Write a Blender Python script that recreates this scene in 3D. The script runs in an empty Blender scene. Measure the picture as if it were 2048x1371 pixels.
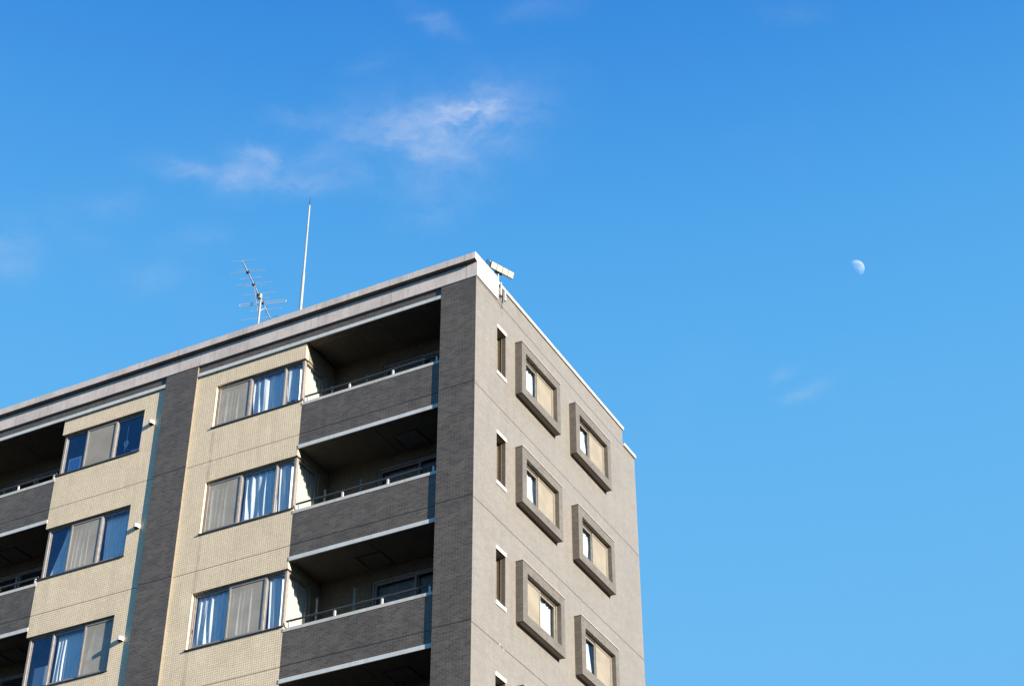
import bpy, bmesh, math, random
from mathutils import Vector, Matrix
random.seed(7)
sc = bpy.context.scene
COL = sc.collection
ZO = 26.34            # height of the roof datum (bottom of the stone band) above the street
H = 2.9               # storey height
PI = math.pi

# ------------------------------------------------------------------ camera
F_PX, YAW, PITCH, ROLL = 3488.84, 0.479447, 0.629174, -0.001037
CAM = Vector((15.1945, -27.4551, -24.7405 + ZO))
cp, sp, cy, sy = math.cos(PITCH), math.sin(PITCH), math.cos(YAW), math.sin(YAW)
FW = Vector((-sy * cp, cy * cp, sp)); RT0 = Vector((cy, sy, 0)); UP0 = RT0.cross(FW)
RT = RT0 * math.cos(ROLL) + UP0 * math.sin(ROLL); UP = UP0 * math.cos(ROLL) - RT0 * math.sin(ROLL)
cam = bpy.data.cameras.new('camera'); co = bpy.data.objects.new('camera', cam); COL.objects.link(co)
co.matrix_world = Matrix(((RT.x, UP.x, -FW.x, CAM.x), (RT.y, UP.y, -FW.y, CAM.y), (RT.z, UP.z, -FW.z, CAM.z), (0, 0, 0, 1)))
cam.sensor_width = 36; cam.lens = F_PX / 2048 * 36; cam.clip_start = 0.5; cam.clip_end = 20000
sc.camera = co

# ------------------------------------------------------------------ sun, sky, exposure
AZ, EL = math.radians(13), math.radians(14.5)
SUN = Vector((math.cos(AZ) * math.cos(EL), -math.sin(AZ) * math.cos(EL), math.sin(EL)))
l = bpy.data.lights.new('sun', 'SUN'); l.energy = 5.0; l.angle = math.radians(0.5); l.color = (1.0, 0.91, 0.77)
lo = bpy.data.objects.new('sun', l); COL.objects.link(lo); lo.rotation_euler = SUN.to_track_quat('Z', 'Y').to_euler()
lo.location = (40, -10, 60)
EXPO = 1.25
sc.view_settings.view_transform = 'Standard'; sc.view_settings.look = 'None'
sc.view_settings.exposure = EXPO; sc.view_settings.gamma = 1; sc.view_settings.use_curve_mapping = False
try:
    sc.cycles.max_bounces = 8; sc.cycles.transparent_max_bounces = 16; sc.cycles.caustics_reflective = False
    sc.cycles.caustics_refractive = False; sc.cycles.sample_clamp_indirect = 6
except Exception: pass

class NT:
    """tiny node-tree helper"""
    def __init__(s, tree): s.t = tree; s.n = tree.nodes; s.l = tree.links
    def new(s, kind, **kw):
        n = s.n.new(kind)
        for k, v in kw.items(): setattr(n, k, v)
        return n
    def link(s, a, b): s.l.new(a, b)
    def put(s, sock, v):
        if hasattr(v, 'is_output'): s.l.new(v, sock)
        else: sock.default_value = v
    def math(s, op, a, b=0.0, c=0.0, clamp=False):
        n = s.new('ShaderNodeMath', operation=op, use_clamp=clamp)
        s.put(n.inputs[0], a); s.put(n.inputs[1], b); s.put(n.inputs[2], c); return n.outputs[0]
    def vmath(s, op, a, b=None, out=0):
        n = s.new('ShaderNodeVectorMath', operation=op); s.put(n.inputs[0], a)
        if b is not None: s.put(n.inputs[1], b)
        return n.outputs[out]
    def mix(s, f, a, b, mode='MIX'):
        n = s.new('ShaderNodeMix', data_type='RGBA', blend_type=mode); s.put(n.inputs[0], f)
        s.put(n.inputs[6], a if hasattr(a, 'is_output') else (*a, 1)); s.put(n.inputs[7], b if hasattr(b, 'is_output') else (*b, 1)); return n.outputs[2]
    def fmix(s, f, a, b):
        n = s.new('ShaderNodeMix', data_type='FLOAT'); s.put(n.inputs[0], f); s.put(n.inputs[2], a); s.put(n.inputs[3], b); return n.outputs[0]
    def ramp(s, v, a, b, lo=0.0, hi=1.0):
        n = s.new('ShaderNodeMapRange', interpolation_type='SMOOTHSTEP'); s.put(n.inputs[0], v)
        for i, x in enumerate((a, b, lo, hi)): n.inputs[i + 1].default_value = x
        return n.outputs[0]
    def noise(s, vec, scale, detail=3, rough=.5, out=0, dist=0.0):
        n = s.new('ShaderNodeTexNoise'); s.put(n.inputs['Vector'], vec); n.inputs['Scale'].default_value = scale
        n.inputs['Detail'].default_value = detail; n.inputs['Roughness'].default_value = rough; n.inputs['Distortion'].default_value = dist
        return n.outputs[out]

world = bpy.data.worlds.new('World'); sc.world = world; world.use_nodes = True
w = NT(world.node_tree); w.n.clear()
sky = w.new('ShaderNodeTexSky', sky_type='NISHITA', sun_disc=False)
sky.sun_elevation = EL; sky.sun_rotation = math.atan2(SUN.x, SUN.y)
sky.altitude = 0; sky.air_density = 1.0; sky.dust_density = 0.6; sky.ozone_density = 2.0
SKY_STRENGTH = 0.15
# thin evening cloud: wisps fixed in the sky by direction (a tangent plane around one point of the heavens)
gen = w.new('ShaderNodeTexCoord').outputs['Generated']
hgt = w.vmath('DOT_PRODUCT', gen, (-0.03, 0.0, 1.0), out=1)      # clear-air blue by height above the horizon
cr = w.new('ShaderNodeValToRGB'); w.link(hgt, cr.inputs[0]); cr.color_ramp.interpolation = 'B_SPLINE'
def lin(c): c /= 255; return c / 12.92 if c <= .04045 else ((c + .055) / 1.055) ** 2.4
SK = [(0.0, (104, 165, 215)), (0.2, (112, 180, 234)), (0.40, (109, 186, 242)), (0.52, (99, 182, 241)), (0.64, (80, 171, 238)), (0.76, (32, 126, 220)), (1.0, (30, 105, 196))]
el_ = cr.color_ramp.elements
while len(el_) < len(SK): el_.new(.5)
for e, (p_, c_) in zip(el_, SK): e.position = p_; e.color = (*[lin(x) / (SKY_STRENGTH * 2 ** EXPO) / 4 for x in c_], 1)
grad = w.vmath('SCALE', cr.outputs[0]); grad.node.inputs['Scale'].default_value = 4
tint = w.mix(0.94, sky.outputs[0], grad)
den = w.math('MAXIMUM', w.vmath('DOT_PRODUCT', gen, tuple(FW), out=1), 0.05)
pu = w.math('DIVIDE', w.vmath('DOT_PRODUCT', gen, tuple(RT0), out=1), den)
pv = w.math('DIVIDE', w.vmath('DOT_PRODUCT', gen, tuple(UP0), out=1), den)
cmb = w.new('ShaderNodeCombineXYZ'); w.link(pu, cmb.inputs[0]); w.link(pv, cmb.inputs[1])
puv = cmb.outputs[0]
wn = w.noise(puv, 34, 6, .62, out=1)
warp = w.vmath('SCALE', w.vmath('SUBTRACT', wn, (.5, .5, .5)), None); warp.node.inputs['Scale'].default_value = 0.022
pw = w.vmath('ADD', puv, warp)
CLOUDS = [  # degrees-like units of the old picture grid: centre x, y, half width, half height, turn, weight
    (945, 218, 52, 24, 6, .60), (930, 222, 85, 36, 6, .55), (925, 228, 135, 62, 10, .40), (775, 258, 90, 34, -12, .32), (850, 290, 110, 60, 0, .22), (640, 300, 90, 20, 24, .18), (700, 335, 110, 22, -10, .20),
    (470, 336, 44, 15, 38, .34), (515, 300, 42, 13, -6, .30), (545, 330, 15, 30, -16, .26), (498, 335, 66, 40, 30, .28), (365, 334, 62, 19, -8, .44), (590, 366, 90, 21, -4, .44), (592, 238, 44, 16, -5, .34),
    (880, 330, 90, 70, 0, .22), (868, 42, 46, 17, -28, .42), (1080, 18, 60, 22, 10, .20), (22, 495, 42, 50, 20, .36),
    (225, 408, 80, 24, 0, .20), (395, 480, 60, 24, 10, .20), (300, 560, 70, 28, 0, .14), (870, 425, 60, 28, 10, .16),
    (735, 130, 50, 20, 20, .10), (1640, 774, 44, 12, 24, .34), (1566, 750, 26, 11, 30, .28), (1612, 800, 40, 9, 10, .18),
    (1585, 25, 55, 22, 0, .10), (150, 470, 60, 24, -20, .12), (980, 270, 70, 24, -30, .25)]
tot = None
for cx, cyy, rx, ry, rot, a in CLOUDS:
    d = w.vmath('SUBTRACT', pw, ((cx - 1024) / F_PX, -(cyy - 685.5) / F_PX, 0))
    m = w.new('ShaderNodeMapping', vector_type='TEXTURE'); w.link(d, m.inputs[0])
    m.inputs['Rotation'].default_value[2] = math.radians(rot); m.inputs['Scale'].default_value = (rx / F_PX, ry / F_PX, 1)
    q = w.vmath('DOT_PRODUCT', m.outputs[0], m.outputs[0], out=1)
    g = w.math('MULTIPLY', w.math('EXPONENT', w.math('MULTIPLY', q, -0.8)), a)
    tot = g if tot is None else w.math('ADD', tot, g)
st = w.new('ShaderNodeMapping', vector_type='POINT'); w.link(pw, st.inputs[0])
st.inputs['Rotation'].default_value[2] = math.radians(-18); st.inputs['Scale'].default_value = (26, 52, 1)
fb = w.noise(st.outputs[0], 1.0, 9, .63, dist=.25)
fb2 = w.noise(puv, 14, 3, .5)
dens = w.math('MULTIPLY', tot, w.math('ADD', w.ramp(fb, .26, .78), 0.11))
dens = w.math('ADD', dens, w.math('MULTIPLY', w.ramp(fb2, .5, .85), 0.02), clamp=True)
cl = [c / (SKY_STRENGTH * 2 ** EXPO) for c in (0.56, 0.67, 0.90)]
skycol = w.mix(w.math('MULTIPLY', dens, 0.74), tint, tuple(cl))
bg = w.new('ShaderNodeBackground'); w.link(skycol, bg.inputs[0]); bg.inputs[1].default_value = SKY_STRENGTH
wo = w.new('ShaderNodeOutputWorld'); w.link(bg.outputs[0], wo.inputs[0])

# ------------------------------------------------------------------ materials
def mat(name):
    m = bpy.data.materials.new(name); m.use_nodes = True
    t = NT(m.node_tree); t.b = t.n['Principled BSDF']; t.out = t.n['Material Output']
    return m, t
def finish(t, col, rough=.5, metal=0.0, spec=.4, bump=None, bd=.002):
    t.put(t.b.inputs['Base Color'], col if hasattr(col, 'is_output') else (*col, 1)); t.put(t.b.inputs['Roughness'], rough)
    t.b.inputs['Metallic'].default_value = metal; t.b.inputs['Specular IOR Level'].default_value = spec
    if bump is not None:
        b = t.new('ShaderNodeBump'); b.inputs['Strength'].default_value = .5; b.inputs['Distance'].default_value = bd
        t.link(bump, b.inputs['Height']); t.link(b.outputs[0], t.b.inputs['Normal'])
def uv_world(t):
    g = t.new('ShaderNodeNewGeometry'); s = t.new('ShaderNodeSeparateXYZ'); t.link(g.outputs['Position'], s.inputs[0])
    n = t.new('ShaderNodeSeparateXYZ'); t.link(g.outputs['True Normal'], n.inputs[0])
    sx = t.math('GREATER_THAN', t.math('ABSOLUTE', n.outputs[0]), .6); sz = t.math('GREATER_THAN', t.math('ABSOLUTE', n.outputs[2]), .6)
    z = t.math('SUBTRACT', s.outputs[2], ZO)
    u = t.fmix(sx, s.outputs[0], s.outputs[1]); v = t.fmix(sz, z, s.outputs[1])
    c = t.new('ShaderNodeCombineXYZ'); t.link(u, c.inputs[0]); t.link(v, c.inputs[1])
    return g.outputs['Position'], u, v, c.outputs[0]
def line(t, v, period, off, width, soft=.4):
    """1 on a thin line every `period` of v"""
    d = t.math('PINGPONG', t.math('SUBTRACT', v, off), period / 2)
    return t.ramp(d, width * soft, width, 1.0, 0.0)
def speck(t, pos, scale, lo, hi):
    return t.ramp(t.noise(pos, scale, 2, .6), .3, .7, lo, hi)

def tile_mat(name, c1, c2, mortar, bw, bh, off=.5, msize=.006, joint=None, vjoint=None, streak=.18, stain=None, rough=.45, patch=.25, sheet=.05):
    m, t = mat(name)
    pos, u, v, uv = uv_world(t)
    br = t.new('ShaderNodeTexBrick', offset=off, squash=1.0); t.link(uv, br.inputs[0])
    for k, val in (('Color1', c1), ('Color2', c2), ('Mortar', mortar)): br.inputs[k].default_value = (*val, 1)
    br.inputs['Scale'].default_value = 1; br.inputs['Mortar Size'].default_value = msize; br.inputs['Mortar Smooth'].default_value = .2
    br.inputs['Brick Width'].default_value = bw; br.inputs['Row Height'].default_value = bh; br.inputs['Bias'].default_value = 0
    col = br.outputs['Color']
    mp = t.new('ShaderNodeMapping'); t.link(uv, mp.inputs[0]); mp.inputs['Scale'].default_value = (5, .35, 1)
    s1 = t.noise(mp.outputs[0], 1, 4, .6)
    s2 = t.noise(pos, .55, 3, .6)
    b2 = t.new('ShaderNodeTexBrick', offset=.5 if bw > .06 else 0.0); t.link(uv, b2.inputs[0]); b2.inputs['Scale'].default_value = 1
    b2.inputs['Brick Width'].default_value = .3; b2.inputs['Row Height'].default_value = .3 if bw < .06 else .15; b2.inputs['Mortar Size'].default_value = 0.0
    b2.inputs['Color1'].default_value = (1 + sheet, 1 + sheet, 1 + sheet * .8, 1); b2.inputs['Color2'].default_value = (1 - sheet, 1 - sheet * .9, 1 - sheet, 1); b2.inputs['Bias'].default_value = 0
    col = t.mix(1.0, col, b2.outputs['Color'], 'MULTIPLY')
    k = t.math('ADD', t.ramp(s1, .25, .75, 1 - streak, 1 + streak * .6), t.ramp(s2, .3, .7, -patch * .5, patch * .5))
    vm = t.new('ShaderNodeCombineXYZ')
    for i in range(3): t.link(k, vm.inputs[i])
    col = t.mix(1.0, col, vm.outputs[0], 'MULTIPLY')
    if stain: # rusty run-off with a place of its own
        sx, sw, zt = stain
        a = t.math('ABSOLUTE', t.math('SUBTRACT', t.math('ADD', u, t.math('MULTIPLY', t.math('SUBTRACT', s1, .5), .05)), sx))
        band = t.ramp(a, 0.0, sw, 1.0, 0.0)
        nz = t.ramp(t.noise(uv, 3, 4, .7), .3, .75, .25, 1)
        below = t.math('GREATER_THAN', zt, v)
        col = t.mix(t.math('MULTIPLY', t.math('MULTIPLY', band, nz), t.math('MULTIPLY', below, .42)), col, (.20, .115, .04))
    if joint is not None: col = t.mix(t.math('MULTIPLY', line(t, v, H, joint, .016), .9), col, tuple(x * .22 for x in c1))
    if vjoint is not None: col = t.mix(t.math('MULTIPLY', line(t, u, vjoint[0], vjoint[1], .009), .8), col, tuple(x * .25 for x in c1))
    finish(t, col, rough, spec=.35, bump=br.outputs['Fac'], bd=-.002)
    return m

M = {}
M['grey_tile'] = tile_mat('dark_grey_tile', (.118, .096, .078), (.074, .060, .049), (.155, .133, .112), .15, .05, msize=.0055, joint=-2.905, streak=.08, patch=.12, sheet=.10)
M['gable_tile'] = tile_mat('grey_brown_tile', (.200, .183, .164), (.172, .158, .142), (.19, .175, .158), .1, .05, joint=-2.955, streak=.05, patch=.05, sheet=.035)
M['box_tile'] = tile_mat('box_grey_tile', (.148, .130, .110), (.110, .096, .081), (.145, .128, .108), .1, .05, streak=.08, patch=.1)
M['beige_tile'] = tile_mat('beige_tile', (.87, .70, .49), (.775, .62, .43), (.47, .375, .25), .056, .056, off=0, msize=.006, joint=-2.915, streak=.07, stain=(-7.10, .09, -1.97), patch=.08, sheet=.035)
M['side_tile'] = tile_mat('balcony_side_tile', (.31, .275, .19), (.25, .22, .15), (.13, .11, .075), .056, .056, off=0, msize=.007, streak=.05, patch=.1)  # bay's beige tile, recess shade put into its colour
M['jamb_tile'] = tile_mat('dark_jamb_tile', (.125, .106, .084), (.095, .081, .064), (.13, .112, .09), .1, .05, streak=.05, patch=.1)
M['back_tile'] = tile_mat('shaded_beige_tile', (.21, .165, .10), (.155, .125, .078), (.08, .065, .042), .056, .056, off=0, msize=.0075, streak=.05, patch=.1)  # same beige tile again, darkened in colour for the shade deep in the balcony

def stone(name, base, lo=.78, hi=1.15, vj=None, dirt=.25, rough=.7, sc_=70):
    m, t = mat(name); pos, u, v, uv = uv_world(t)
    sp_ = t.ramp(t.noise(pos, sc_, 3, .7), .3, .7, lo, hi); big = t.ramp(t.noise(pos, 1.3, 4, .65), .3, .75, 1.0, 1 - dirt)
    mp = t.new('ShaderNodeMapping'); t.link(uv, mp.inputs[0]); mp.inputs['Scale'].default_value = (9, .8, 1)
    dr = t.ramp(t.noise(mp.outputs[0], 1, 3, .6), .45, .8, 1.0, 1 - dirt)
    k = t.math('MULTIPLY', t.math('MULTIPLY', sp_, big), dr); c = t.new('ShaderNodeCombineXYZ')
    for i in range(3): t.link(k, c.inputs[i])
    col = t.mix(1.0, base, c.outputs[0], 'MULTIPLY')
    if vj: col = t.mix(t.math('MULTIPLY', line(t, u, vj[0], vj[1], .010), .5), col, tuple(x * .2 for x in base))
    finish(t, col, rough, spec=.3); return m
M['granite'] = stone('pinkish_granite', (.70, .61, .56), vj=(2.02, -.245))
M['soffit_shade'] = stone('cornice_shade_tone', (.16, .145, .13), .8, 1.1, dirt=.4)  # cornice underside: stone colour darkened to stand in for shade
M['trim'] = stone('pale_edge_trim', (.60, .62, .61), .92, 1.06, dirt=.16, rough=.6)
M['coping'] = stone('parapet_coping', (.60, .58, .54), .8, 1.12, dirt=.22)
M['roof_coping'] = stone('roof_coping', (.62, .60, .56), .95, 1.05, dirt=.06)
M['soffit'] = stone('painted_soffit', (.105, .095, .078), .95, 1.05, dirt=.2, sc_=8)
M['concrete'] = stone('roof_concrete', (.28, .27, .26))
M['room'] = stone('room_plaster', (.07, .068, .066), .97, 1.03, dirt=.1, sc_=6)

def simple(name, col, rough=.5, metal=0.0, spec=.4, var=.12, scale=9):
    m, t = mat(name); g = t.new('ShaderNodeNewGeometry')
    k = t.ramp(t.noise(g.outputs['Position'], scale, 4, .6), .3, .7, 1 - var, 1 + var); c = t.new('ShaderNodeCombineXYZ')
    for i in range(3): t.link(k, c.inputs[i])
    finish(t, t.mix(1.0, col, c.outputs[0], 'MULTIPLY'), rough, metal, spec); return m
M['frame'] = simple('bronze_window_frame', (.26, .232, .215), .42, spec=.5)
M['frame_pale'] = simple('champagne_window_frame', (.215, .192, .165), .4, spec=.5)
M['sill'] = simple('dark_window_sill', (.075, .062, .058), .45)
M['gasket'] = simple('black_gasket', (.02, .02, .02), .6)
M['rail'] = simple('dark_grey_rail', (.050, .052, .058), .38, spec=.5)
M['bracket'] = simple('rail_bracket', (.56, .54, .52), .45)
M['return_face'] = simple('pillar_return_face', (.205, .178, .14), .6)
M['post_grey'] = simple('grey_post', (.17, .16, .145), .5)
M['white_plastic'] = simple('white_plastic', (.66, .65, .63), .4)
M['cap'] = simple('sheet_metal_cap', (.42, .40, .37), .4)
M['board'] = simple('underside_board', (.20, .165, .135), .6)
M['dark'] = simple('dark_metal', (.03, .032, .037), .4, spec=.5)
M['alu'] = simple('dull_aluminium', (.38, .41, .44), .4, 0)
M['galv'] = simple('painted_steel', (.30, .315, .33), .42, 0)
M['panel'] = simple('white_panel', (.33, .30, .255), .45, var=.05)
M['panel_line'] = simple('panel_divider', (.10, .082, .05), .5)
M['cable'] = simple('blue_black_cable', (.01, .022, .075), .4)
M['hatch'] = simple('hatch_metal', (.11, .10, .095), .4, .3)
M['cream_back'] = simple('cream_reveal', (.17, .145, .11), .5, var=.05)

def glass_mat(name, f0, tint):
    m, t = mat(name); t.n.remove(t.b)
    lw = t.new('ShaderNodeLayerWeight'); lw.inputs['Blend'].default_value = .5
    f = t.math('ADD', t.math('MULTIPLY', t.math('POWER', lw.outputs['Facing'], 5), .95 if f0 > .05 else .45), f0)
    g = t.new('ShaderNodeBsdfGlossy'); g.inputs['Roughness'].default_value = 0.0; g.inputs['Color'].default_value = (*tint, 1)
    tr = t.new('ShaderNodeBsdfTransparent')
    nz = t.new('ShaderNodeTexCoord'); k = t.ramp(t.noise(nz.outputs['Object'], 2.0, 2), .3, .7, .985, .995)
    c = t.new('ShaderNodeCombineXYZ'); t.link(t.math('MULTIPLY', k, .965), c.inputs[0]); t.link(t.math('MULTIPLY', k, .99), c.inputs[1]); t.link(k, c.inputs[2])
    t.link(c.outputs[0], tr.inputs[0])
    mx = t.new('ShaderNodeMixShader'); t.link(f, mx.inputs[0]); t.link(tr.outputs[0], mx.inputs[1]); t.link(g.outputs[0], mx.inputs[2])
    t.link(mx.outputs[0], t.out.inputs[0]); return m
M['glass'] = glass_mat('blue_coated_glass', .058, (.42, .60, 1.0)); M['clear_glass'] = glass_mat('clear_glass', .045, (.8, .88, 1.0))

def screen_mat(name, col, see):
    m, t = mat(name); t.n.remove(t.b); g = t.new('ShaderNodeNewGeometry')
    k = t.ramp(t.noise(g.outputs['Position'], 2.2, 4, .6), .3, .7, .9, 1.1); c = t.new('ShaderNodeCombineXYZ')
    for i in range(3): t.link(k, c.inputs[i])
    d = t.new('ShaderNodeBsdfDiffuse'); t.link(t.mix(1.0, col, c.outputs[0], 'MULTIPLY'), d.inputs[0])
    tr = t.new('ShaderNodeBsdfTransparent'); mx = t.new('ShaderNodeMixShader'); mx.inputs[0].default_value = 1 - see
    t.link(tr.outputs[0], mx.inputs[1]); t.link(d.outputs[0], mx.inputs[2]); t.link(mx.outputs[0], t.out.inputs[0]); return m
M['screen'] = screen_mat('insect_mesh', (.52, .475, .405), .55)
M['screen_side'] = screen_mat('cream_insect_mesh', (.250, .224, .184), .1)

def cloth(name, col, trans=.3):
    m, t = mat(name); t.n.remove(t.b); tc = t.new('ShaderNodeTexCoord')
    mp = t.new('ShaderNodeMapping'); t.link(tc.outputs['Object'], mp.inputs[0]); mp.inputs['Scale'].default_value = (60, 60, 4)
    k = t.ramp(t.noise(mp.outputs[0], 1, 3, .6), .3, .7, .9, 1.04); c = t.new('ShaderNodeCombineXYZ')
    for i in range(3): t.link(k, c.inputs[i])
    cc = t.mix(1.0, col, c.outputs[0], 'MULTIPLY')
    d = t.new('ShaderNodeBsdfDiffuse'); t.link(cc, d.inputs[0]); r = t.new('ShaderNodeBsdfTranslucent'); t.link(cc, r.inputs[0])
    mx = t.new('ShaderNodeMixShader'); mx.inputs[0].default_value = trans
    t.link(d.outputs[0], mx.inputs[1]); t.link(r.outputs[0], mx.inputs[2]); t.link(mx.outputs[0], t.out.inputs[0]); return m
M['curtain'] = cloth('white_curtain', (.96, .955, .93), .08); M['curtain_cream'] = cloth('cream_curtain', (.64, .62, .53), .2)
M['curtain_side'] = cloth('gable_curtain', (.66, .66, .64), .2)
M['curtain_dim'] = cloth('grey_curtain', (.40, .40, .38))

# ------------------------------------------------------------------ geometry
class MB:
    def __init__(s): s.v = []; s.f = []; s.m = []
    def face(s, pts, m=0):
        i = len(s.v); s.v += [tuple(p) for p in pts]; s.f.append(tuple(range(i, i + len(pts)))); s.m.append(m)
    def box(s, x0, x1, y0, y1, z0, z1, m=0, mx=None):
        a = [(x0, y0, z0), (x1, y0, z0), (x1, y1, z0), (x0, y1, z0), (x0, y0, z1), (x1, y0, z1), (x1, y1, z1), (x0, y1, z1)]
        i = len(s.v); s.v += a
        for q, k in (((0, 3, 2, 1), m), ((4, 5, 6, 7), m), ((0, 1, 5, 4), m), ((1, 2, 6, 5), m if mx is None else mx), ((2, 3, 7, 6), m), ((3, 0, 4, 7), m)):
            s.f.append(tuple(i + j for j in q)); s.m.append(k)
        return s
    def grid(s, axis, a0, a1, z0, z1, d0, d1, holes=(), m=0, cuts=()):
        """a wall sheet of real thickness with rectangular openings"""
        P = (lambda a, d, z: (a, d, z)) if axis == 'y' else (lambda a, d, z: (d, a, z))
        A = sorted({a0, a1, *[min(max(h[i], a0), a1) for h in holes for i in (0, 1)]})
        Zs = sorted({z0, z1, *[min(max(h[i], z0), z1) for h in holes for i in (2, 3)]})
        def solid(i, j):
            if i < 0 or j < 0 or i >= len(A) - 1 or j >= len(Zs) - 1: return False
            a, z = (A[i] + A[i + 1]) / 2, (Zs[j] + Zs[j + 1]) / 2
            return not any(h[0] < a < h[1] and h[2] < z < h[3] for h in holes)
        for i in range(len(A) - 1):
            for j in range(len(Zs) - 1):
                if not solid(i, j): continue
                a, b, c, d = A[i], A[i + 1], Zs[j], Zs[j + 1]
                for dd in (d0, d1): s.face([P(a, dd, c), P(b, dd, c), P(b, dd, d), P(a, dd, d)], m)
                if not solid(i - 1, j): s.face([P(a, d0, c), P(a, d1, c), P(a, d1, d), P(a, d0, d)], m)
                if not solid(i + 1, j): s.face([P(b, d0, c), P(b, d1, c), P(b, d1, d), P(b, d0, d)], m)
                if not solid(i, j - 1): s.face([P(a, d0, c), P(b, d0, c), P(b, d1, c), P(a, d1, c)], m)
                if not solid(i, j + 1): s.face([P(a, d0, d), P(b, d0, d), P(b, d1, d), P(a, d1, d)], m)
        return s
    def prism(s, prof, x0, x1, m=0):
        """profile in (y, z) run along x"""
        n = len(prof)
        s.face([(x0, y, z) for y, z in prof], m); s.face([(x1, y, z) for y, z in prof], m)
        for i in range(n):
            (y, z), (Y, Z_) = prof[i], prof[(i + 1) % n]
            s.face([(x0, y, z), (x1, y, z), (x1, Y, Z_), (x0, Y, Z_)], m)
        return s
    def tube(s, pts, r, n=8, m=0):
        pts = [Vector(p) for p in pts]; rs = r if isinstance(r, (list, tuple)) else [r] * len(pts); rings = []
        for i, p in enumerate(pts):
            d = (pts[min(i + 1, len(pts) - 1)] - pts[max(i - 1, 0)]).normalized()
            a = d.orthogonal().normalized() if i == 0 else (pa - d * pa.dot(d)).normalized()
            pa = a; b = d.cross(a); k = len(s.v)
            s.v += [tuple(p + (a * math.cos(2 * PI * j / n) + b * math.sin(2 * PI * j / n)) * rs[i]) for j in range(n)]
            rings.append(k)
        for k0, k1 in zip(rings, rings[1:]):
            for j in range(n): s.f.append((k0 + j, k0 + (j + 1) % n, k1 + (j + 1) % n, k1 + j)); s.m.append(m)
        for k in (rings[0], rings[-1]): s.f.append(tuple(k + j for j in range(n))); s.m.append(m)
        return s
    def build(s, name, mats, parent=None, loc=(0, 0, 0), smooth=False, merge=True):
        me = bpy.data.meshes.new(name); me.from_pydata(s.v, [], s.f)
        for q in mats if isinstance(mats, (list, tuple)) else [mats]: me.materials.append(M[q])
        for p, k in zip(me.polygons, s.m): p.material_index = k
        bm = bmesh.new(); bm.from_mesh(me)
        if merge: bmesh.ops.remove_doubles(bm, verts=bm.verts, dist=1e-5)
        bmesh.ops.recalc_face_normals(bm, faces=bm.faces)
        if smooth:
            for f in bm.faces: f.smooth = True
        bm.to_mesh(me); bm.free()
        if smooth:
            try: me.set_sharp_from_angle(angle=math.radians(40))
            except Exception: pass
        o = bpy.data.objects.new(name, me); COL.objects.link(o); o.location = loc
        if parent is not None: o.parent = parent
        return o
def box(*a): return MB().box(*a)
def empty(name, loc):
    o = bpy.data.objects.new(name, None); COL.objects.link(o); o.location = loc; o.empty_display_size = .3; return o
def tag(o, label, cat, group=None, kind=None):
    o['label'] = label; o['category'] = cat
    if group: o['group'] = group
    if kind: o['kind'] = kind
    return o
ROOF = (0, 0, ZO)

# ------------------------------------------------------------------ ground
m, t = mat('street_asphalt'); g = t.new('ShaderNodeNewGeometry')
k = t.ramp(t.noise(g.outputs['Position'], .4, 6, .7), .3, .7, .016, .032); c = t.new('ShaderNodeCombineXYZ')
for i in range(3): t.link(k, c.inputs[i])
finish(t, c.outputs[0], .85); M['asphalt'] = m
gm = MB(); R_ = 4000; gm.face([(R_ * math.cos(2 * PI * i / 48), R_ * math.sin(2 * PI * i / 48), 0) for i in range(48)])
go = gm.build('ground', 'asphalt'); go['kind'] = 'structure'

# ------------------------------------------------------------------ building
B = empty('apartment_building', (0, 0, 0))
tag(B, 'tall grey tiled apartment block with beige window bays, recessed balconies and boxed gable windows', 'building')
XL, YB, YS = -16.45, 8.78, 8.05
BOT = -ZO
FL = range(4)                      # storeys the picture can see
LOW = -3.31 - 3 * H                # underside of the lowest balcony in detail
P1, P2, P3 = (-.91, 0), (-8.70, -7.745), (XL, -15.55)
# pillars
for i, (a, b) in enumerate((P1, P2, P3)):
    mb = MB(); mb.box(a, b, 0, .25, BOT, -.001, 0, 1 if i == 0 else 2)
    mb.build('pillar', ['grey_tile', 'gable_tile', 'return_face'], B, ROOF)
# gable wall with its openings
holes = []
for k in range(9):
    z = -H * k
    holes.append((1.03, 1.455, -2.01 + z, -.80 + z))
    for c0 in (0, 2.88): holes.append((2.16 + c0, 3.74 + c0, -1.875 + z, -.915 + z))
gw = MB().grid('x', .25, YS, BOT, .45, -.2, 0.0, holes)
gw.grid('x', YS, YB, BOT, -.02, -.2, 0.0)
gw.build('gable_wall', 'gable_tile', B, ROOF)
MB().box(-.24, .04, 1.034, YS + .03, .452, .53).box(-.24, .04, YS + .034, YB + .03, -.018, .06).build('roof_coping', 'roof_coping', B, ROOF)
# stone band and cornice
mb = MB().box(XL, .03, -.012, .3, 0, .388); mb.box(-.2, .03, .3, 1.03, 0, .60); mb.build('stone_band', 'granite', B, ROOF)
mb = MB().prism([(0, .3945), (-.12, .428), (-.12, .606), (-.112, .614), (.3, .625), (.3, .3945)], XL, .03); mb.m[2] = 1  # sloping underside gets the stone with shade in its colour
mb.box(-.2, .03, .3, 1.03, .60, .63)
mb.build('cornice', ['granite', 'soffit_shade'], B, ROOF)
# band under the stone, its pale drip trim
for a, b in ((P2[1], P1[0]), (P3[1], P2[0])):
    MB().box(a, b, .04, .3, -.318, -.001).build('tile_band', 'grey_tile', B, ROOF)
    mb = MB(); x = b
    while x > a + .01:
        x2 = max(a, -2.704 - 2.03 * round((-2.704 - x) / 2.03 + .5)) if x < b else (-2.704 if b == P1[0] else -10.6)
        x2 = max(a, min(x2, x - .4)); mb.box(x2 + .004, x - .004, .004, .0395, -.325, -.230); x = x2
    mb.build('edge_trim', 'trim', B, ROOF)
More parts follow.
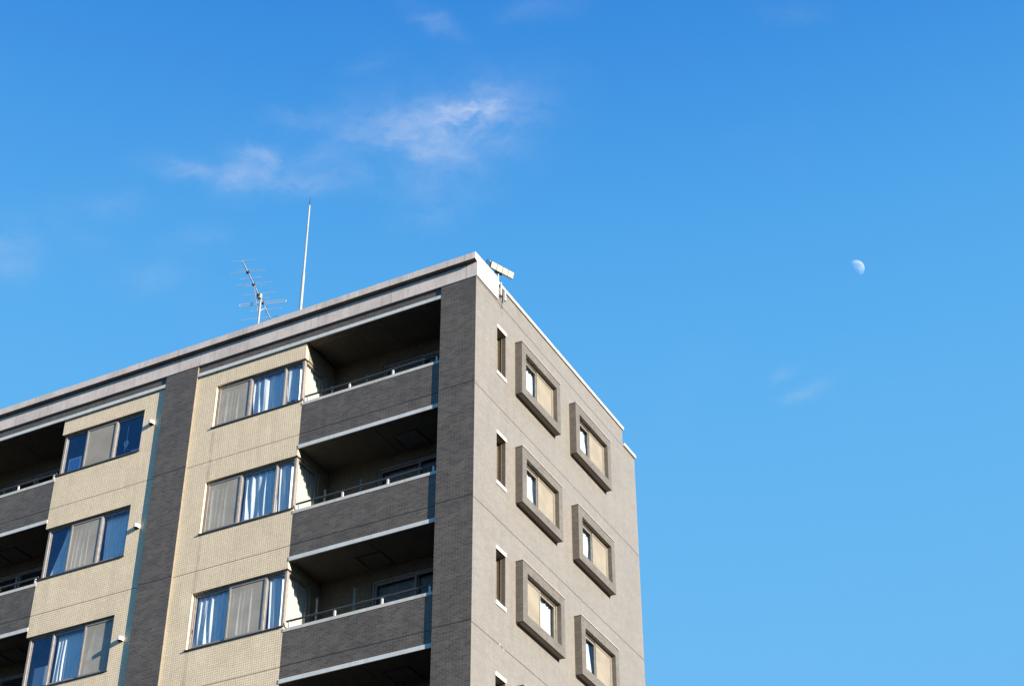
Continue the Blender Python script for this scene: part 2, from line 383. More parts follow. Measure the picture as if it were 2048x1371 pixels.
# roof slab, rear and far walls, core
MB().box(XL + .2, -.2, .3, YS, -.1, .02).build('roof_slab', 'concrete', B, ROOF)
MB().box(XL, -.2, YB - .2, YB, BOT, -.02).box(XL, XL + .2, .25, YB - .2, BOT, .45).build('rear_wall', 'gable_tile', B, ROOF)

# beige bays --------------------------------------------------------------
def wz(k): return (-1.96 - H * k, (-.76 if k == 0 else -.57) - H * k)
def bay(x0, x1, wx0, wx1, corner):   # corner: +1 the free side faces +x, -1 it faces -x
    hs = [(wx0, wx1, *wz(k)) for k in FL]
    mb = MB().grid('y', x0, x1, BOT, -.30, .05, .17, hs)
    xs0, xs1 = (x1 - .12, x1) if corner > 0 else (x0, x0 + .12)
    o = mb.build('bay_wall', 'beige_tile', B, ROOF)
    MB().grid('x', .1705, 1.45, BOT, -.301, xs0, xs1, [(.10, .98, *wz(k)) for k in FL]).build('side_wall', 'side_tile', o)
bay(-7.745, -4.60, -7.14, -4.50, 1)
bay(-11.86, -8.70, -11.95, -9.30, -1)
# rooms behind the windows
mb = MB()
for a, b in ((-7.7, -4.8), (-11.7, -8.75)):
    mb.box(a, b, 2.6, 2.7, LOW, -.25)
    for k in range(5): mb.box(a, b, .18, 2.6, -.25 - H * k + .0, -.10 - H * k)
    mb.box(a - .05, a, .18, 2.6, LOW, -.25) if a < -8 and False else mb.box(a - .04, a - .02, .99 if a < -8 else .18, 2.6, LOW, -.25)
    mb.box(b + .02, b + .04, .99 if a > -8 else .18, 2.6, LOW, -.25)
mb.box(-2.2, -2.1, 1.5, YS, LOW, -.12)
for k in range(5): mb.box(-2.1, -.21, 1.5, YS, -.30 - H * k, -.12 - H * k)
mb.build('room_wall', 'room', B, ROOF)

def bars(mb, axis, a0, a1, z0, z1, d0, d1, w, sides='lrtb', m=0):
    P = (lambda a, b, c, d: mb.box(a, b, d0, d1, c, d, m)) if axis == 'y' else (lambda a, b, c, d: mb.box(d0, d1, a, b, c, d, m))
    if 'l' in sides: P(a0, a0 + w, z0, z1)
    if 'r' in sides: P(a1 - w, a1, z0, z1)
    l_ = a0 + (w if 'l' in sides else 0); r_ = a1 - (w if 'r' in sides else 0)
    if 't' in sides: P(l_, r_, z1 - w, z1)
    if 'b' in sides: P(l_, r_, z0, z0 + w)
def pane(axis, a0, a1, z0, z1, d, parent, th=.006, gm_='glass'):
    mb = MB()
    if axis == 'y': mb.box(a0, a1, d, d + th, z0, z1)
    else: mb.box(d - th, d, a0, a1, z0, z1)
    return mb.build('pane', gm_, parent)
def screen(axis, a0, a1, z0, z1, d, parent, mat_='screen'):
    mb = MB()
    if axis == 'y': mb.box(a0, a1, d, d + .003, z0, z1)
    else: mb.box(d - .003, d, a0, a1, z0, z1)
    return mb.build('insect_screen', mat_, parent)

# bay windows ------------------------------------------------------------
def bay_window(k, corner, xs, kinds, name='bay_window'):
    """xs: three section borders from the jamb to the free corner; kinds for the three sections"""
    zb, zt = wz(k); YF = .115          # front plane of the fixed frame
    mb = MB()
    jx = xs[0]; cx = xs[3]
    lo_, hi_ = (jx, cx) if corner > 0 else (cx, jx)
    # fixed frame: head, sill rail, jamb post, corner post
    mb.box(lo_, hi_, YF, YF + .09, zt - .045, zt - .002); mb.box(lo_, hi_, YF, YF + .09, zb + .002, zb + .05)
    if corner > 0: mb.box(jx + .002, jx + .05, YF, YF + .09, zb + .05, zt - .045); mb.box(cx - .055, cx, YF, YF + .09, zb + .05, zt - .045)
    else: mb.box(jx - .05, jx - .002, YF, YF + .09, zb + .05, zt - .045); mb.box(cx, cx + .055, YF, YF + .09, zb + .05, zt - .045)
    # side window on the balcony
    xo = cx
    ya, yb_ = YF + .09, .975
    d0, d1 = (xo - .035, xo + .02) if corner > 0 else (xo - .02, xo + .035)
    mb.box(d0, d1, ya, yb_, zt - .055, zt - .002); mb.box(d0, d1, ya, yb_, zb + .002, zb + .05); mb.box(d0, d1, yb_ - .09, yb_, zb + .05, zt - .055)
    win = mb.build(name, 'frame', B, ROOF)
    # sill
    sb = MB()
    if corner > 0: sb.box(lo_ - .03, -4.585, .02, .20, zb - .022, zb + .0015); sb.box(-4.68, -4.585, .20, .98, zb - .022, zb + .0015)
    else: sb.box(-11.875, hi_ + .03, .02, .20, zb - .022, zb + .0015)
    sb.build('sill', 'sill', win)
    for i, kd in enumerate(kinds):
        a, b = sorted((xs[i], xs[i + 1])); first = i == 0; last = i == 2
        a += .05 if (corner > 0 and first) or (corner < 0 and last) else 0; b -= .05 if (corner > 0 and last) or (corner < 0 and first) else 0
        z0, z1 = zb + .05, zt - .045
        if kd == 'net':
            s_ = MB(); bars(s_, 'y', a, b, z0, z1, YF - .012, YF + .016, .04)
            so = s_.build('screen_sash', 'frame', win)
            screen('y', a + .04, b - .04, z0 + .04, z1 - .04, YF + .002, win)
            pane('y', a + .01, b - .01, z0, z1, YF + .06, win)
        elif kd == 'sash':
            s_ = MB(); bars(s_, 'y', a - .02, b + .02, z0, z1, YF + .02, YF + .055, .05)
            s_.build('sash', 'frame', win); pane('y', a + .03, b - .03, z0 + .05, z1 - .05, YF + .035, win)
            h_ = MB().box(a + .0, a + .02, YF + .005, YF + .02, zb + .42, zb + .52); h_.build('handle', 'dark', win)
        else:
            s_ = MB(); bars(s_, 'y', a, b, z0, z1, YF + .03, YF + .06, .035)
            s_.build('sash', 'frame', win); pane('y', a + .035, b - .035, z0 + .035, z1 - .035, YF + .042, win)
    for i in (1, 2):                                     # mullions between the sections
        mm = MB(); x = xs[i]; mm.box(x - .021, x + .021, YF - .004, YF + .085, zb + .0505, zt - .0455)
        mm.build('mullion', 'frame', win)
    xm = (d0 + d1) / 2
    pane('x', ya + .0, yb_ - .09, zb + .05, zt - .055, xm, win, gm_='clear_glass')
    return win
XA = (-7.14, -6.165, -5.19, -4.655); XBY = (-9.30, -10.17, -11.09, -11.805)
bay_window(0, 1, XA, ('net', 'sash', 'fix')); bay_window(1, 1, XA, ('net', 'sash', 'fix')); bay_window(2, 1, XA, ('sash', 'net', 'fix'))
bay_window(3, 1, XA, ('net', 'sash', 'fix'))
bay_window(0, -1, XBY, ('sash', 'net', 'fix')); bay_window(1, -1, XBY, ('sash', 'net', 'fix')); bay_window(2, -1, XBY, ('net', 'sash', 'fix'))
bay_window(3, -1, XBY, ('sash', 'net', 'fix'))

# vent hoods ----------------------------------------------------------------
def vent(k):
    cx, cz, r, dep = -8.985, -1.27 - H * k, .065, .125
    mb = MB(); n, q = 14, 6; rows = []
    for j in range(q + 1):                              # rounded cowl: arch section shrinking towards the front
        ph = PI / 2 * j / q; y = .05 - dep * math.sin(ph) ** .8; rr = r * (math.cos(ph) ** .45 if j < q else .25)
        ring = [(cx + rr * math.cos(PI * i / n), y, cz + rr * math.sin(PI * i / n)) for i in range(n + 1)]
        ring = [(cx + rr, y, cz - .055)] + ring + [(cx - rr, y, cz - .055)]; rows.append(ring)
    for a, b in zip(rows, rows[1:]):
        for i in range(len(a) - 1): mb.face([a[i], a[i + 1], b[i + 1], b[i]])
    mb.face(rows[-1])
    v = mb.build('vent_hood', 'white_plastic', B, ROOF, smooth=True)
    MB().tube([(cx, .052, cz), (cx, .01, cz)], .05, 14).build('duct', 'gasket', v)
for k in FL: vent(k)

# balconies ------------------------------------------------------------------
def balcony(k, x0, x1, side):
    z = -H * k
    pb = MB().box(x0, x1, .05, .2, -3.20 + z, -2.11 + z)
    p = pb.build('balcony', 'grey_tile', B, ROOF)
    xj = -2.704 if side else -13.72
    cm = MB()
    for a, b in ((x0, xj - .004), (xj + .004, x1)): cm.box(a, b, .042, .235, -2.11 + z, -2.035 + z)
    cm.build('coping', 'coping', p)
    tm = MB()
    for a, b in ((x0, xj - .004), (xj + .004, x1 + (0 if side else 0))): tm.box(a, b, .040, .070, -3.297 + z, -3.20 + z)
    tm.build('edge_trim', 'trim', p)
    sl = MB().box(x0, x1, .2, 1.33, -3.27 + z, -3.12 + z)
    sl.box(x0, x1, .0705, .2, -3.288 + z, -3.2005 + z)
    sl.box(xj + .035, xj + .05, .21, 1.32, -3.273 + z, -3.269 + z, 1)
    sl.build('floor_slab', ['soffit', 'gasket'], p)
    # evacuation hatch in the soffit
    hx = {0: (-2.47, -1.82), 1: (-3.27, -2.62), 2: (-2.45, -1.80), 3: (-3.27, -2.62)}[k] if side else ((-13.3, -12.65) if k % 2 else (-14.0, -13.35))
    hm = MB(); bars(hm, 'x', .60, .61, 0, 0, 0, 0, 0, '')
    a, b = hx; zz = -3.27 + z
    hm.box(a, b, .62, .66, zz - .035, zz + .001); hm.box(a, b, 1.22, 1.26, zz - .035, zz + .001); hm.box(a, a + .04, .66, 1.22, zz - .035, zz + .001); hm.box(b - .04, b, .66, 1.22, zz - .035, zz + .001)
    hm.box(a + .04, b - .04, .66, 1.22, zz - .012, zz + .001)
    hm.build('escape_hatch', 'hatch', p)
    # handrail with posts
    zr = -1.835 + z; yr = .12; ra, rb = (x0 + .03, x1) if side else (x0, x1 - .03)
    MB().tube([(ra, yr, zr), (rb, yr, zr)], .024, 10).build('handrail', 'rail', p, smooth=True)
    posts = (-4.50, -3.35, -2.19, -1.05) if side else (-11.97, -13.10, -14.25, -15.4)
    for px in posts:
        q = MB().box(px - .022, px + .022, yr - .012, yr + .012, -2.035 + z, zr - .018); q.box(px - .045, px + .045, yr - .04, yr + .04, -2.0345 + z, -2.025 + z)
        q.build('rail_post', 'bracket', p)
    # laundry pole arms
    for px in (-4.31, -3.35) if side else (-13.3, -14.3):
        top = (-1.24, -1.20, -1.06, -1.1)[k] + z
        q = MB().box(px - .026, px + .026, .825, .855, -3.12 + z, top)
        q.tube([(px, .84, top - .02), (px, .84, top + .02), (px + .012, .84, top + .05)], [.036, .042, .03], 8)
        q.build('laundry_post', 'post_grey', p)
for k in FL:
    balcony(k, -4.60, P1[0], True); balcony(k, P3[1], -11.86, False)
# balcony tops under the roof, back walls, doors
for a, b in ((-4.60, P1[0]), (P3[1], -11.86)):
    mb = MB().box(a, b, .3, .38, -.325, -.10); mb.box(a, b, .38, 1.45, -.265, -.10)
    mb.box((a + b) / 2 + .10, (a + b) / 2 + .115, .385, 1.32, -.268, -.264, 1)
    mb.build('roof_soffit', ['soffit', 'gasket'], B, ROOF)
dz = lambda k: (-3.05 - H * k, -.63 - H * k)
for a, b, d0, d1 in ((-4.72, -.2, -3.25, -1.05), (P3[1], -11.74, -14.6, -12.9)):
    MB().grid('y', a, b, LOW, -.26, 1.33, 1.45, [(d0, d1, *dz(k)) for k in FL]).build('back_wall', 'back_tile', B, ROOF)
    for k in FL:
        z0, z1 = dz(k); mb = MB(); bars(mb, 'y', d0, d1, z0, z1, 1.36, 1.42, .05); md = (d0 + d1) / 2
        bars(mb, 'y', d0 + .05, md + .03, z0 + .05, z1 - .05, 1.395, 1.415, .05); bars(mb, 'y', md - .03, d1 - .05, z0 + .05, z1 - .05, 1.37, 1.39, .05)
        dr = mb.build('balcony_door', 'frame', B, ROOF)
        pane('y', d0 + .10, md - .02, z0 + .1, z1 - .1, 1.402, dr); pane('y', md + .02, d1 - .1, z0 + .1, z1 - .1, 1.377, dr)
# inner side of the corner pillar / gable end seen inside the balcony is the gable wall; plain lower front
for a, b in ((-4.60, P1[0]), (P3[1], -11.86)):
    MB().box(a, b, .06, .2, BOT, LOW - .9).build('lower_wall', 'grey_tile', B, ROOF)

for y_, z_ in ((1.19, -8.735), (1.37, -8.78)):
    MB().box(-.001, .004, y_, y_ + .035, z_ - .035, z_ + .03).build('repair_patch', 'panel', B, ROOF)
# slit windows in the gable ----------------------------------------------------
for k in FL:
    z = -H * k
    mb = MB().box(-.27, -.222, .98, 1.50, -2.06 + z, -.75 + z)
    s_ = mb.build('slit_window', 'cream_back', B, ROOF)
    MB().box(-.02, .022, 1.012, 1.473, -.80 + z, -.715 + z).build('head_trim', 'roof_coping', s_)
    MB().box(-.02, .022, 1.012, 1.473, -2.095 + z, -2.01 + z).build('sill', 'roof_coping', s_)
    MB().box(-.215, -.004, 1.4495, 1.4546, -2.008 + z, -.803 + z).build('jamb_lining', 'jamb_tile', s_)
    MB().box(-.11, -.10, 1.440, 1.4490, -1.99 + z, -.82 + z).build('guide_rail', 'post_grey', s_)
    MB().box(-.075, -.05, 1.035, 1.31, -1.925 + z, -1.90 + z).box(-.07, -.055, 1.20, 1.225, -2.008 + z, -1.925 + z).build('window_bar', 'frame_pale', s_)

# boxed windows on the gable ------------------------------------------------
def boxed(k, c, net):
    z = -H * k; y = 2.88 * c; y0, y1, i0, i1 = 1.926 + y, 3.95 + y, 2.14 + y, 3.765 + y
    zb, zt, jb, jt = -2.11 + z, -.672 + z, -1.895 + z, -.895 + z; X = .179
    mb = MB().grid('x', y0, y1, zb, zt, -.1, X, [(i0, i1, jb, jt)])
    bx = mb.build('window_box', 'box_tile', B, ROOF)
    MB().box(-.02, X + .016, y0 - .014, y1 + .014, zt, zt + .016).build('cap', 'cap', bx)
    ub = MB().box(.03, X - .03, y0 + .05, y1 - .06, zb - .006, zb); ub.box(.002, .03, y0 + .01, y1 - .002, zb - .03, zb - .0005, 1); ub.box(X - .012, X, y0 + .0, y1, zb - .010, zb - .0005, 1)
    ub.build('underside_board', ['board', 'sill'], bx)
    # frame and two sliding halves
    fb = MB(); bars(fb, 'x', i0, i1, jb, jt, .0, .075, .035); fb.box(.06, .10, i0, i1, jb + .0005, jb + .022)
    fr = fb.build('window_frame', 'frame_pale', bx)
    mid = (i0 + i1) / 2 - .02
    g0, g1 = (i0 + .035, mid) if net == 'far' else (mid, i1 - .035)
    n0, n1 = (mid, i1 - .035) if net == 'far' else (i0 + .035, mid)
    zz0, zz1 = jb + .035, jt - .035
    sb = MB(); bars(sb, 'x', g0, g1, zz0, zz1, .02, .045, .05); sb.build('sash', 'frame_pale', bx)
    pane('x', g0 + .05, g1 - .05, zz0 + .05, zz1 - .05, .034, bx, gm_='clear_glass')
    nb = MB(); bars(nb, 'x', n0 - (.03 if net == 'far' else 0), n1 + (0 if net == 'far' else .03), zz0, zz1, .048, .07, .035); nb.build('screen_sash', 'frame_pale', bx)
    screen('x', n0 + .005, n1 - .005 - (.03 if net == 'far' else -.0), zz0 + .035, zz1 - .035, .058, bx, 'screen_side')
    pane('x', n0, n1, zz0, zz1, .01, bx, gm_='clear_glass')
for k in FL:
    for c in (0, 1): boxed(k, c, 'near' if (k == 2 and c == 0) else 'far')

# ------------------------------------------------------------------ curtains (each hangs on its own)
def curtain(label, axis, a0, a1, z0, z1, d, group, mat_='curtain', folds=9, amp=.028, seed=0, a0b=None, a1b=None, flare=.3, slant=0.0, curl=0.0):
    """pleated cloth; a0b/a1b: edges at the hem when the curtain is drawn aside"""
    rnd = random.Random(seed); ph = [rnd.uniform(0, 6.28) for _ in range(6)]
    n, m_ = max(40, int(folds * 12)), 22; V = []
    a0b = a0 if a0b is None else a0b; a1b = a1 if a1b is None else a1b
    fr = [folds * rnd.uniform(.85, 1.15), folds * .37, folds * 2.1]
    for j in range(m_ + 1):
        tz = j / m_; e0 = a0 + (a0b - a0) * tz ** 1.15; e1 = a1 + (a1b - a1) * tz ** 1.15
        for i in range(n + 1):
            s = i / n
            wv = math.sin(2 * PI * fr[0] * s + ph[0] + slant * tz + 1.3 * math.sin(6.2 * s + ph[1]) + .9 * tz * math.sin(8 * s + ph[2])) * (1 - .45 * (.5 + .5 * math.sin(5 * s + 3.2 * tz + ph[5])))
            wv += .8 * math.sin(2 * PI * fr[1] * s + ph[3] + tz * 1.2) * (.4 + flare * tz) + .22 * math.sin(2 * PI * fr[2] * s + ph[4])
            off = amp * wv * (.45 + .55 * min(1, tz * 2.2)) + curl * max(0, (s - .45) / .55) ** 1.6
            a = e0 + (e1 - e0) * s + .006 * math.sin(9 * s + 4 * tz + ph[5])
            z = z1 + (z0 - z1) * tz + .012 * math.sin(2 * PI * fr[0] * s + ph[1]) * tz
            V.append((a, d + off, z) if axis == 'y' else (d - off, a, z))
    mb = MB()
    for j in range(m_):
        for i in range(n): q = j * (n + 1) + i; mb.f.append((q, q + 1, q + n + 2, q + n + 1)); mb.m.append(0)
    mb.v = V
    c = Vector(((V[0][0] + V[-1][0]) / 2, (V[0][1] + V[-1][1]) / 2, z0))
    mb.v = [tuple(Vector(p) - c) for p in V]
    o = mb.build('curtain', mat_, None, c + Vector(ROOF), smooth=True, merge=False)
    mo = o.modifiers.new('thickness', 'SOLIDIFY'); mo.thickness = .002
    return tag(o, label, 'curtain', group)
G1, G2 = 'curtains in the bay windows', 'curtains in the boxed gable windows'
YC = .30
FN = ('topmost', 'second', 'third')
for k in range(3):
    zb, zt = wz(k); z0, z1 = zb + .06, zt - .02
    A = f'in the {FN[k]} window of the plain bay'
    if k < 2:
        curtain(f'pale curtain behind the insect screen {A}', 'y', -7.08, -6.15, z0, z1, .195, G1, folds=7, amp=.026, seed=10 + k)
        curtain(f'white gathered curtain behind the middle glass pane {A}', 'y', -6.14, -5.14, z0, z1, .212, G1, folds=(5, 6.5)[k], amp=.040, seed=23 + 5 * k, a0b=-6.12, slant=-2.2, flare=.6)
    else:
        curtain(f'white curtain behind the wide glass pane {A}', 'y', -7.08, -6.17, z0, z1, .212, G1, folds=7, amp=.034, seed=31, a0b=-7.06, slant=-1.6)
        curtain(f'pale curtain behind the insect screen {A}', 'y', -6.15, -5.16, z0, z1, .195, G1, folds=9, amp=.026, seed=35)
    curtain(f'white curtain behind the narrow front pane {A}', 'y', -5.14, -4.76, z0 + (.12 if k == 0 else 0), z1, .20, G1, folds=2.2, amp=.03, seed=41 + k, a0b=-5.14 + .03 * k, slant=-1.2, curl=.17)
    curtain(f'cream curtain behind the balcony side pane {A}', 'x', .27, .93, z0, z1, -4.71, G1, 'curtain_cream', folds=6, amp=.024, seed=52 + k)
zb, zt = wz(1); A = 'in the second window of the vented bay'
curtain(f'white curtain swept aside behind the corner pane {A}', 'y', -11.30, -11.06, zb + .06, zt - .05, .24, G1, folds=3, amp=.035, seed=61, a0b=-11.74)
curtain(f'pale curtain behind the insect screen {A}', 'y', -11.05, -10.18, zb + .06, zt - .05, .195, G1, folds=8, amp=.026, seed=62)
curtain(f'white pleated curtain beside the vent hood {A}', 'y', -10.13, -9.33, zb + .06, zt - .05, .26, G1, folds=8, amp=.022, seed=63, a0b=-10.08)
zb, zt = wz(2); A = 'in the third window of the vented bay'
curtain(f'white curtain behind the middle glass pane {A}', 'y', -11.04, -10.20, zb + .06, zt - .05, .24, G1, folds=8, amp=.022, seed=64)
curtain(f'pale curtain behind the insect screen {A}', 'y', -10.15, -9.33, zb + .06, zt - .05, .195, G1, folds=5, amp=.014, seed=65, a0=-10.15) if False else \
    curtain(f'pale curtain behind the insect screen {A}', 'y', -9.95, -9.33, zb + .06, zt - .05, .195, G1, folds=5, amp=.014, seed=65, a0b=-10.14)
for c, where in ((0, 'nearer the balconies'), (1, 'farther from the balconies')):
    for k in range(3):
        z = -H * k; y = 2.88 * c; zb, zt = -1.87 + z, -.80 + z
        lab = f'white curtain in the {FN[k]} boxed gable window of the column {where}'
        if k == 2 and c == 0: curtain(lab, 'x', 3.02, 3.90, zb, zt, -.055, G2, 'curtain_side', folds=5, amp=.022, seed=77, a0b=2.98)
        else:
            e0, e1 = {(0, 0): (2.98, 2.9), (0, 1): (3.3, 3.1), (0, 2): (0, 0), (1, 0): (2.95, 3.3), (1, 1): (3.3, 2.98), (1, 2): (2.72, 3.0)}[(c, k)]
            curtain(lab, 'x', 2.17 + y, e0 + y, zb, zt, -.055, G2, 'curtain_side', folds=4.5, amp=.022, seed=70 + 3 * c + k, a1b=e1 + y)
# cloth behind the balcony doors
for k in range(3):
    z0, z1 = dz(k)
    curtain(f'dim grey curtain behind the balcony door on the {FN[k]} corner balcony', 'y', -3.18, -1.1, z0 + .06, z1 - .08, 1.50, 'curtains behind balcony doors', 'curtain_dim', folds=14, amp=.02, seed=90 + k)

# ------------------------------------------------------------------ things in the windows of the left bay
def sheet_mat(name, base, ink, border, scale, thr):
    m, t = mat(name); tc = t.new('ShaderNodeTexCoord'); s = t.new('ShaderNodeSeparateXYZ'); t.link(tc.outputs['Generated'], s.inputs[0])
    e = t.math('MINIMUM', t.math('PINGPONG', s.outputs[0], .5), t.math('MULTIPLY', t.math('PINGPONG', s.outputs[2], .5), 1.3))
    inside = t.ramp(e, border, border + .02) if border else 1.0
    n = t.ramp(t.noise(tc.outputs['Object'], scale, 3, .6), thr - .04, thr + .04)
    col = t.mix(inside, (.62, .66, .70), t.mix(n, base, ink)); finish(t, col, .6); return m
M['blue_print'] = sheet_mat('blue_printed_sheet', (.30, .50, .86), (.08, .24, .62), .12, 26, .5)
M['notice'] = sheet_mat('pale_notice', (.46, .48, .52), (.10, .12, .20), 0, 9, .70)
M['grey_card'] = simple('grey_card', (.30, .33, .38), .6)
zb, zt = wz(0)
p = MB().box(-.20, .20, -.002, .002, 0, .50).build('poster', 'blue_print', None, (-11.50, .255, zb + .05 + ZO))
tag(p, 'blue printed sheet with white border standing in the topmost bay window by the dark balcony', 'poster')
q = MB().box(-.17, .17, -.03, .03, 0, .19).build('box', 'grey_card', None, (-9.56, .27, zb + .05 + ZO))
tag(q, 'pale box on the sill of the dark glass pane beside the topmost vent hood', 'box')
q = MB().box(-.14, .14, -.03, .03, 0, .03).build('tray', 'grey_card', None, (-9.93, .25, zb + .05 + ZO))
tag(q, 'thin pale tray lying on the sill under the hanging ornament', 'tray')
def ornament(x, top, ln, r, label, y=.27):
    o = empty('hanging_ornament', (x, y, top - ln + ZO)); tag(o, label, 'ornament', 'ornaments hung behind the dark pane')
    MB().tube([(0, 0, ln), (0.004, 0, r * 1.6)], .006, 5).build('cord', 'white_plastic', o)
    ring = [(r * .7 * math.cos(2 * PI * i / 14), .004 * math.sin(i), r * math.sin(2 * PI * i / 14) + r * .5) for i in range(15)]
    MB().tube(ring, .018, 6).build('ring', 'white_plastic', o, smooth=True)
    MB().tube([(-r * .3, 0, -r * .5), (-r * .4, .01, -r * 2.1)], [.014, .004], 5).tube([(r * .35, 0, -r * .5), (r * .5, .01, -r * 1.7)], [.014, .004], 5).tube([(0, 0, 0), (r * .5, .01, r * 1.2)], [.02, .012], 5).build('tassel', 'white_plastic', o)
ornament(-9.93, zt - .18, .55, .075, 'white ring ornament on a cord in the dark pane, nearer the mullion')
ornament(-9.47, zt - .16, .55, .06, 'fainter small ornament on a cord in the dark pane, nearer the vent hood', .42)
zb, zt = wz(2)
p = MB().box(-.19, .19, -.002, .002, 0, .48).build('poster', 'notice', None, (-11.45, .26, zb + .17 + ZO))
tag(p, 'pale notice sheet with small dark marks in the lowest bay window above the frame edge', 'poster')

# ------------------------------------------------------------------ roof equipment
# television aerial
T0 = Vector((-6.824, .07, 3.0)); bdir = Vector((-.2995, .954, 0)).normalized(); edir = Vector((.954, .2995, 0)).normalized()
mast_t = 1.60; mp = T0 + bdir * mast_t
an = empty('television_aerial', (mp.x, mp.y, .02 + ZO)); tag(an, 'metal television aerial with many thin crossbars on a short roof mast', 'aerial')
L0 = Vector((mp.x, mp.y, .02))
def loc(p): return Vector(p) - L0
MB().tube([loc((mp.x, mp.y, .02)), loc((mp.x, mp.y, 3.16))], .026, 10).build('mast', 'galv', an, smooth=True)
boom = MB().tube([loc(T0), loc(T0 + bdir * 2.47)], .0165, 8)
br = boom.build('boom', 'alu', an, smooth=True)
for tt, hl in ((0, .285), (.37, .30), (.45, .455), (.72, .28), (.96, .475), (1.04, .29), (1.39, .455), (1.60, .25), (2.08, .43), (2.41, .78)):
    c = T0 + bdir * tt + Vector((0, 0, .015))
    e = MB().tube([loc(c - edir * hl), loc(c + edir * hl)], .0062, 6).build('crossbar', 'alu', br, smooth=True)
for tt in (.45, .96, 1.39, 1.76):
    c = T0 + bdir * tt; MB().box(-.035, .035, -.022, .022, -.04, .03).build('clamp', 'dark', br, loc(c))
c = T0 + bdir * 1.78; dp = []
for i in range(25):
    a = 2 * PI * i / 24; dp.append(loc(c + edir * (.60 * (1 if math.cos(a) > 0 else -1) + .035 * math.cos(a)) + bdir * 0 + Vector((0, 0, .035 * math.sin(a)))))
MB().tube(dp, .009, 6).build('folded_dipole', 'alu', br, smooth=True)
low = Vector((mp.x, mp.y, 2.62))
MB().tube([loc(T0 + bdir * .98 - Vector((0, 0, .02))), loc(low + Vector((-.05, -.02, 0)))], .009, 6).tube([loc(low + Vector((-.07, -.02, -.01))), loc(low + Vector((.05, .03, 0)))], .012, 6).tube([loc(low), loc(T0 + bdir * 2.0)], .009, 6).build('brace', 'alu', an)
MB().box(-.05, .05, -.05, .05, -.06, .06).build('mast_clamp', 'panel', an, loc(T0 + bdir * (mast_t - .12) + Vector((0, 0, -.01))))
# lightning rod
rx, ry = -6.445, 2.2
lr = empty('lightning_rod', (rx, ry, .02 + ZO)); tag(lr, 'tall thin white lightning rod standing on the roof', 'lightning rod')
MB().tube([(0, 0, 0), (0, 0, 3.88), (0, 0, 3.97), (0, 0, 4.0)], [.046, .040, .038, .03], 12).build('pole', 'galv', lr, smooth=True)
MB().tube([(0, 0, 4.0), (0, 0, 6.30)], [.030, .022], 12).build('upper_pole', 'galv', lr, smooth=True)
MB().tube([(0, 0, 6.30), (0, 0, 6.42), (0, 0, 6.64)], [.012, .012, .003], 8).build('spike', 'dark', lr, smooth=True)
# four-section panel on the roof corner
ax = Vector((.375, .927, 0)).normalized(); nn = Vector((.927, -.375, 0)).normalized(); th = math.radians(17)
dn = (-nn * math.sin(th) - Vector((0, 0, 1)) * math.cos(th)); fn = (nn * math.cos(th) - Vector((0, 0, 1)) * math.sin(th))
O = Vector((-.026, .80, 1.0)); base = Vector((.06, 1.10, .20))
pa = empty('panel_antenna', (base.x, base.y, base.z + ZO)); tag(pa, 'white four section antenna panel tilted on a bracket at the roof corner', 'antenna')
def obox(mb, o, u0, u1, v0, v1, w0, w1, m=0):
    P = [o + ax * u + dn * v + fn * w_ - base for u, v, w_ in ((u0, v0, w0), (u1, v0, w0), (u1, v1, w0), (u0, v1, w0), (u0, v0, w1), (u1, v0, w1), (u1, v1, w1), (u0, v1, w1))]
    i = len(mb.v); mb.v += [tuple(p) for p in P]
    for q in ((0, 3, 2, 1), (4, 5, 6, 7), (0, 1, 5, 4), (1, 2, 6, 5), (2, 3, 7, 6), (3, 0, 4, 7)): mb.f.append(tuple(i + j for j in q)); mb.m.append(m)
mb = MB(); WW, HH = .695, .158
for i in range(4): obox(mb, O, WW * i / 4 + .009, WW * (i + 1) / 4 - .009, 0, HH, -.06, 0)
obox(mb, O, .001, WW - .001, .002, HH - .002, -.055, -.006, 1)
mb.build('panel', ['panel', 'panel_line'], pa)
mb = MB(); obox(mb, O, .20, .40, HH - .03, HH + .025, -.10, -.058); mb.build('mount', 'dark', pa)
pc = O + ax * .30 + dn * (HH + .02) - fn * .08
MB().tube([pc - base + Vector((0, 0, .02)), Vector((pc.x, pc.y, .56)) - base, Vector((.075, 1.075, .50)) - base, Vector((.075, 1.075, .13)) - base], .022, 10).build('pole', 'alu', pa, smooth=True)
MB().tube([Vector((.075, 1.27, .42)) - base, Vector((.075, 1.27, .10)) - base], .03, 10).build('conduit', 'alu', pa, smooth=True)
MB().box(-.02, .02, -.035, .035, -.03, .03).build('foot_clamp', 'dark', pa, Vector((.06, 1.08, .12)) - base)
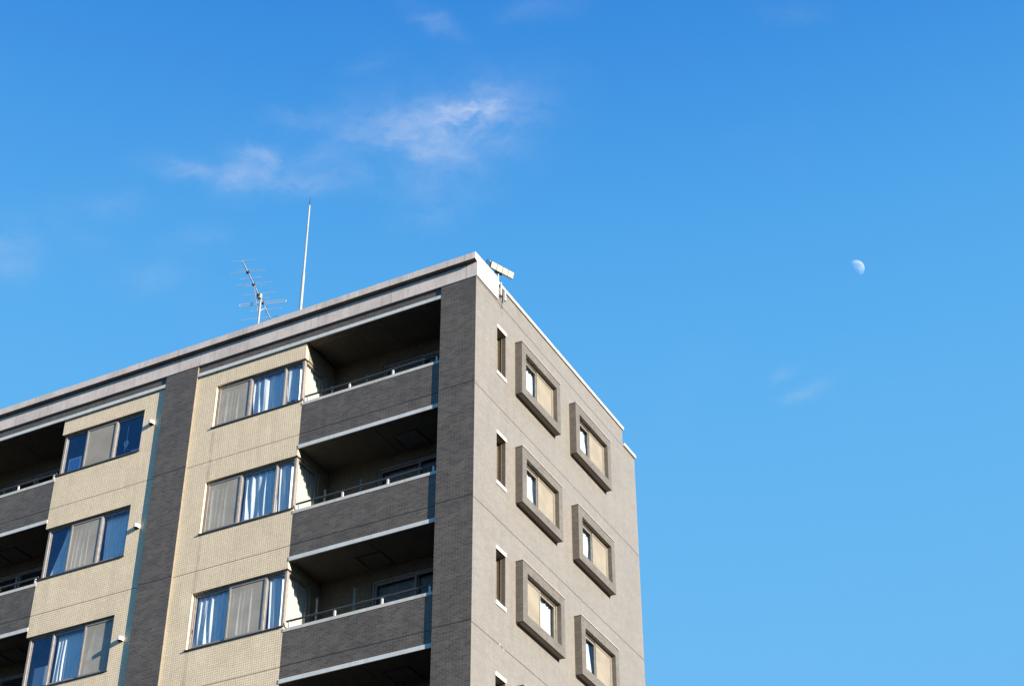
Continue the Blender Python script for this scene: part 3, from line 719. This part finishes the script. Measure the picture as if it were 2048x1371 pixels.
for i in range(5):
    s = O + dn * (.02 + .028 * i) - fn * .03; hgt = .10 - .018 * i; pts = []
    for j in range(13):
        q = j / 12; pts.append(s - ax * (.17 - .016 * i) * math.sin(q * PI * .5) + Vector((0, 0, hgt * math.sin(q * PI * .9) - (.34 - .02 * i) * q * q)) - base)
    MB().tube(pts, .008, 6).build('cable', 'cable', pa, smooth=True)
MB().tube([Vector((.06, 1.09, .12)) - base, Vector((.05, 1.12, -.02)) - base, Vector((.03, 1.22, -.14)) - base], .009, 6).build('cable', 'dark', pa, smooth=True)

# ------------------------------------------------------------------ the moon: the sunlit half, very far away
MD = (FW * F_PX + RT0 * (1712.5 - 1024) - UP0 * (537 - 685.5)).normalized(); DIST = 6000
m, t = mat('moon_rock'); t.n.remove(t.b)
tc = t.new('ShaderNodeTexCoord'); mr = t.ramp(t.noise(tc.outputs['Object'], .055, 4, .55), .40, .60, .5, 1.0)
c = t.new('ShaderNodeCombineXYZ')
for i, s in enumerate((.155, .115, .08)): t.link(t.math('MULTIPLY', mr, s), c.inputs[i])
d = t.new('ShaderNodeBsdfDiffuse'); t.link(c.outputs[0], d.inputs[0]); tr = t.new('ShaderNodeBsdfTransparent'); ad = t.new('ShaderNodeAddShader')
t.link(d.outputs[0], ad.inputs[0]); t.link(tr.outputs[0], ad.inputs[1]); t.link(ad.outputs[0], t.out.inputs[0]); M['moon'] = m
RM = 16.2 / F_PX * DIST
X_ = SUN.orthogonal().normalized(); Y_ = SUN.cross(X_); mb = MB(); nr, ns = 16, 48; rows = []
for j in range(nr + 1):
    a = PI / 2 * j / nr; rows.append([tuple((SUN * math.cos(a) + (X_ * math.cos(2 * PI * i / ns) + Y_ * math.sin(2 * PI * i / ns)) * math.sin(a)) * RM) for i in range(ns)])
for a, b in zip(rows, rows[1:]):
    for i in range(ns): mb.face([a[i], a[(i + 1) % ns], b[(i + 1) % ns], b[i]])
mo = mb.build('moon', 'moon', None, CAM + MD * DIST, smooth=True)
tag(mo, 'pale half moon standing alone in the clear blue sky', 'moon')
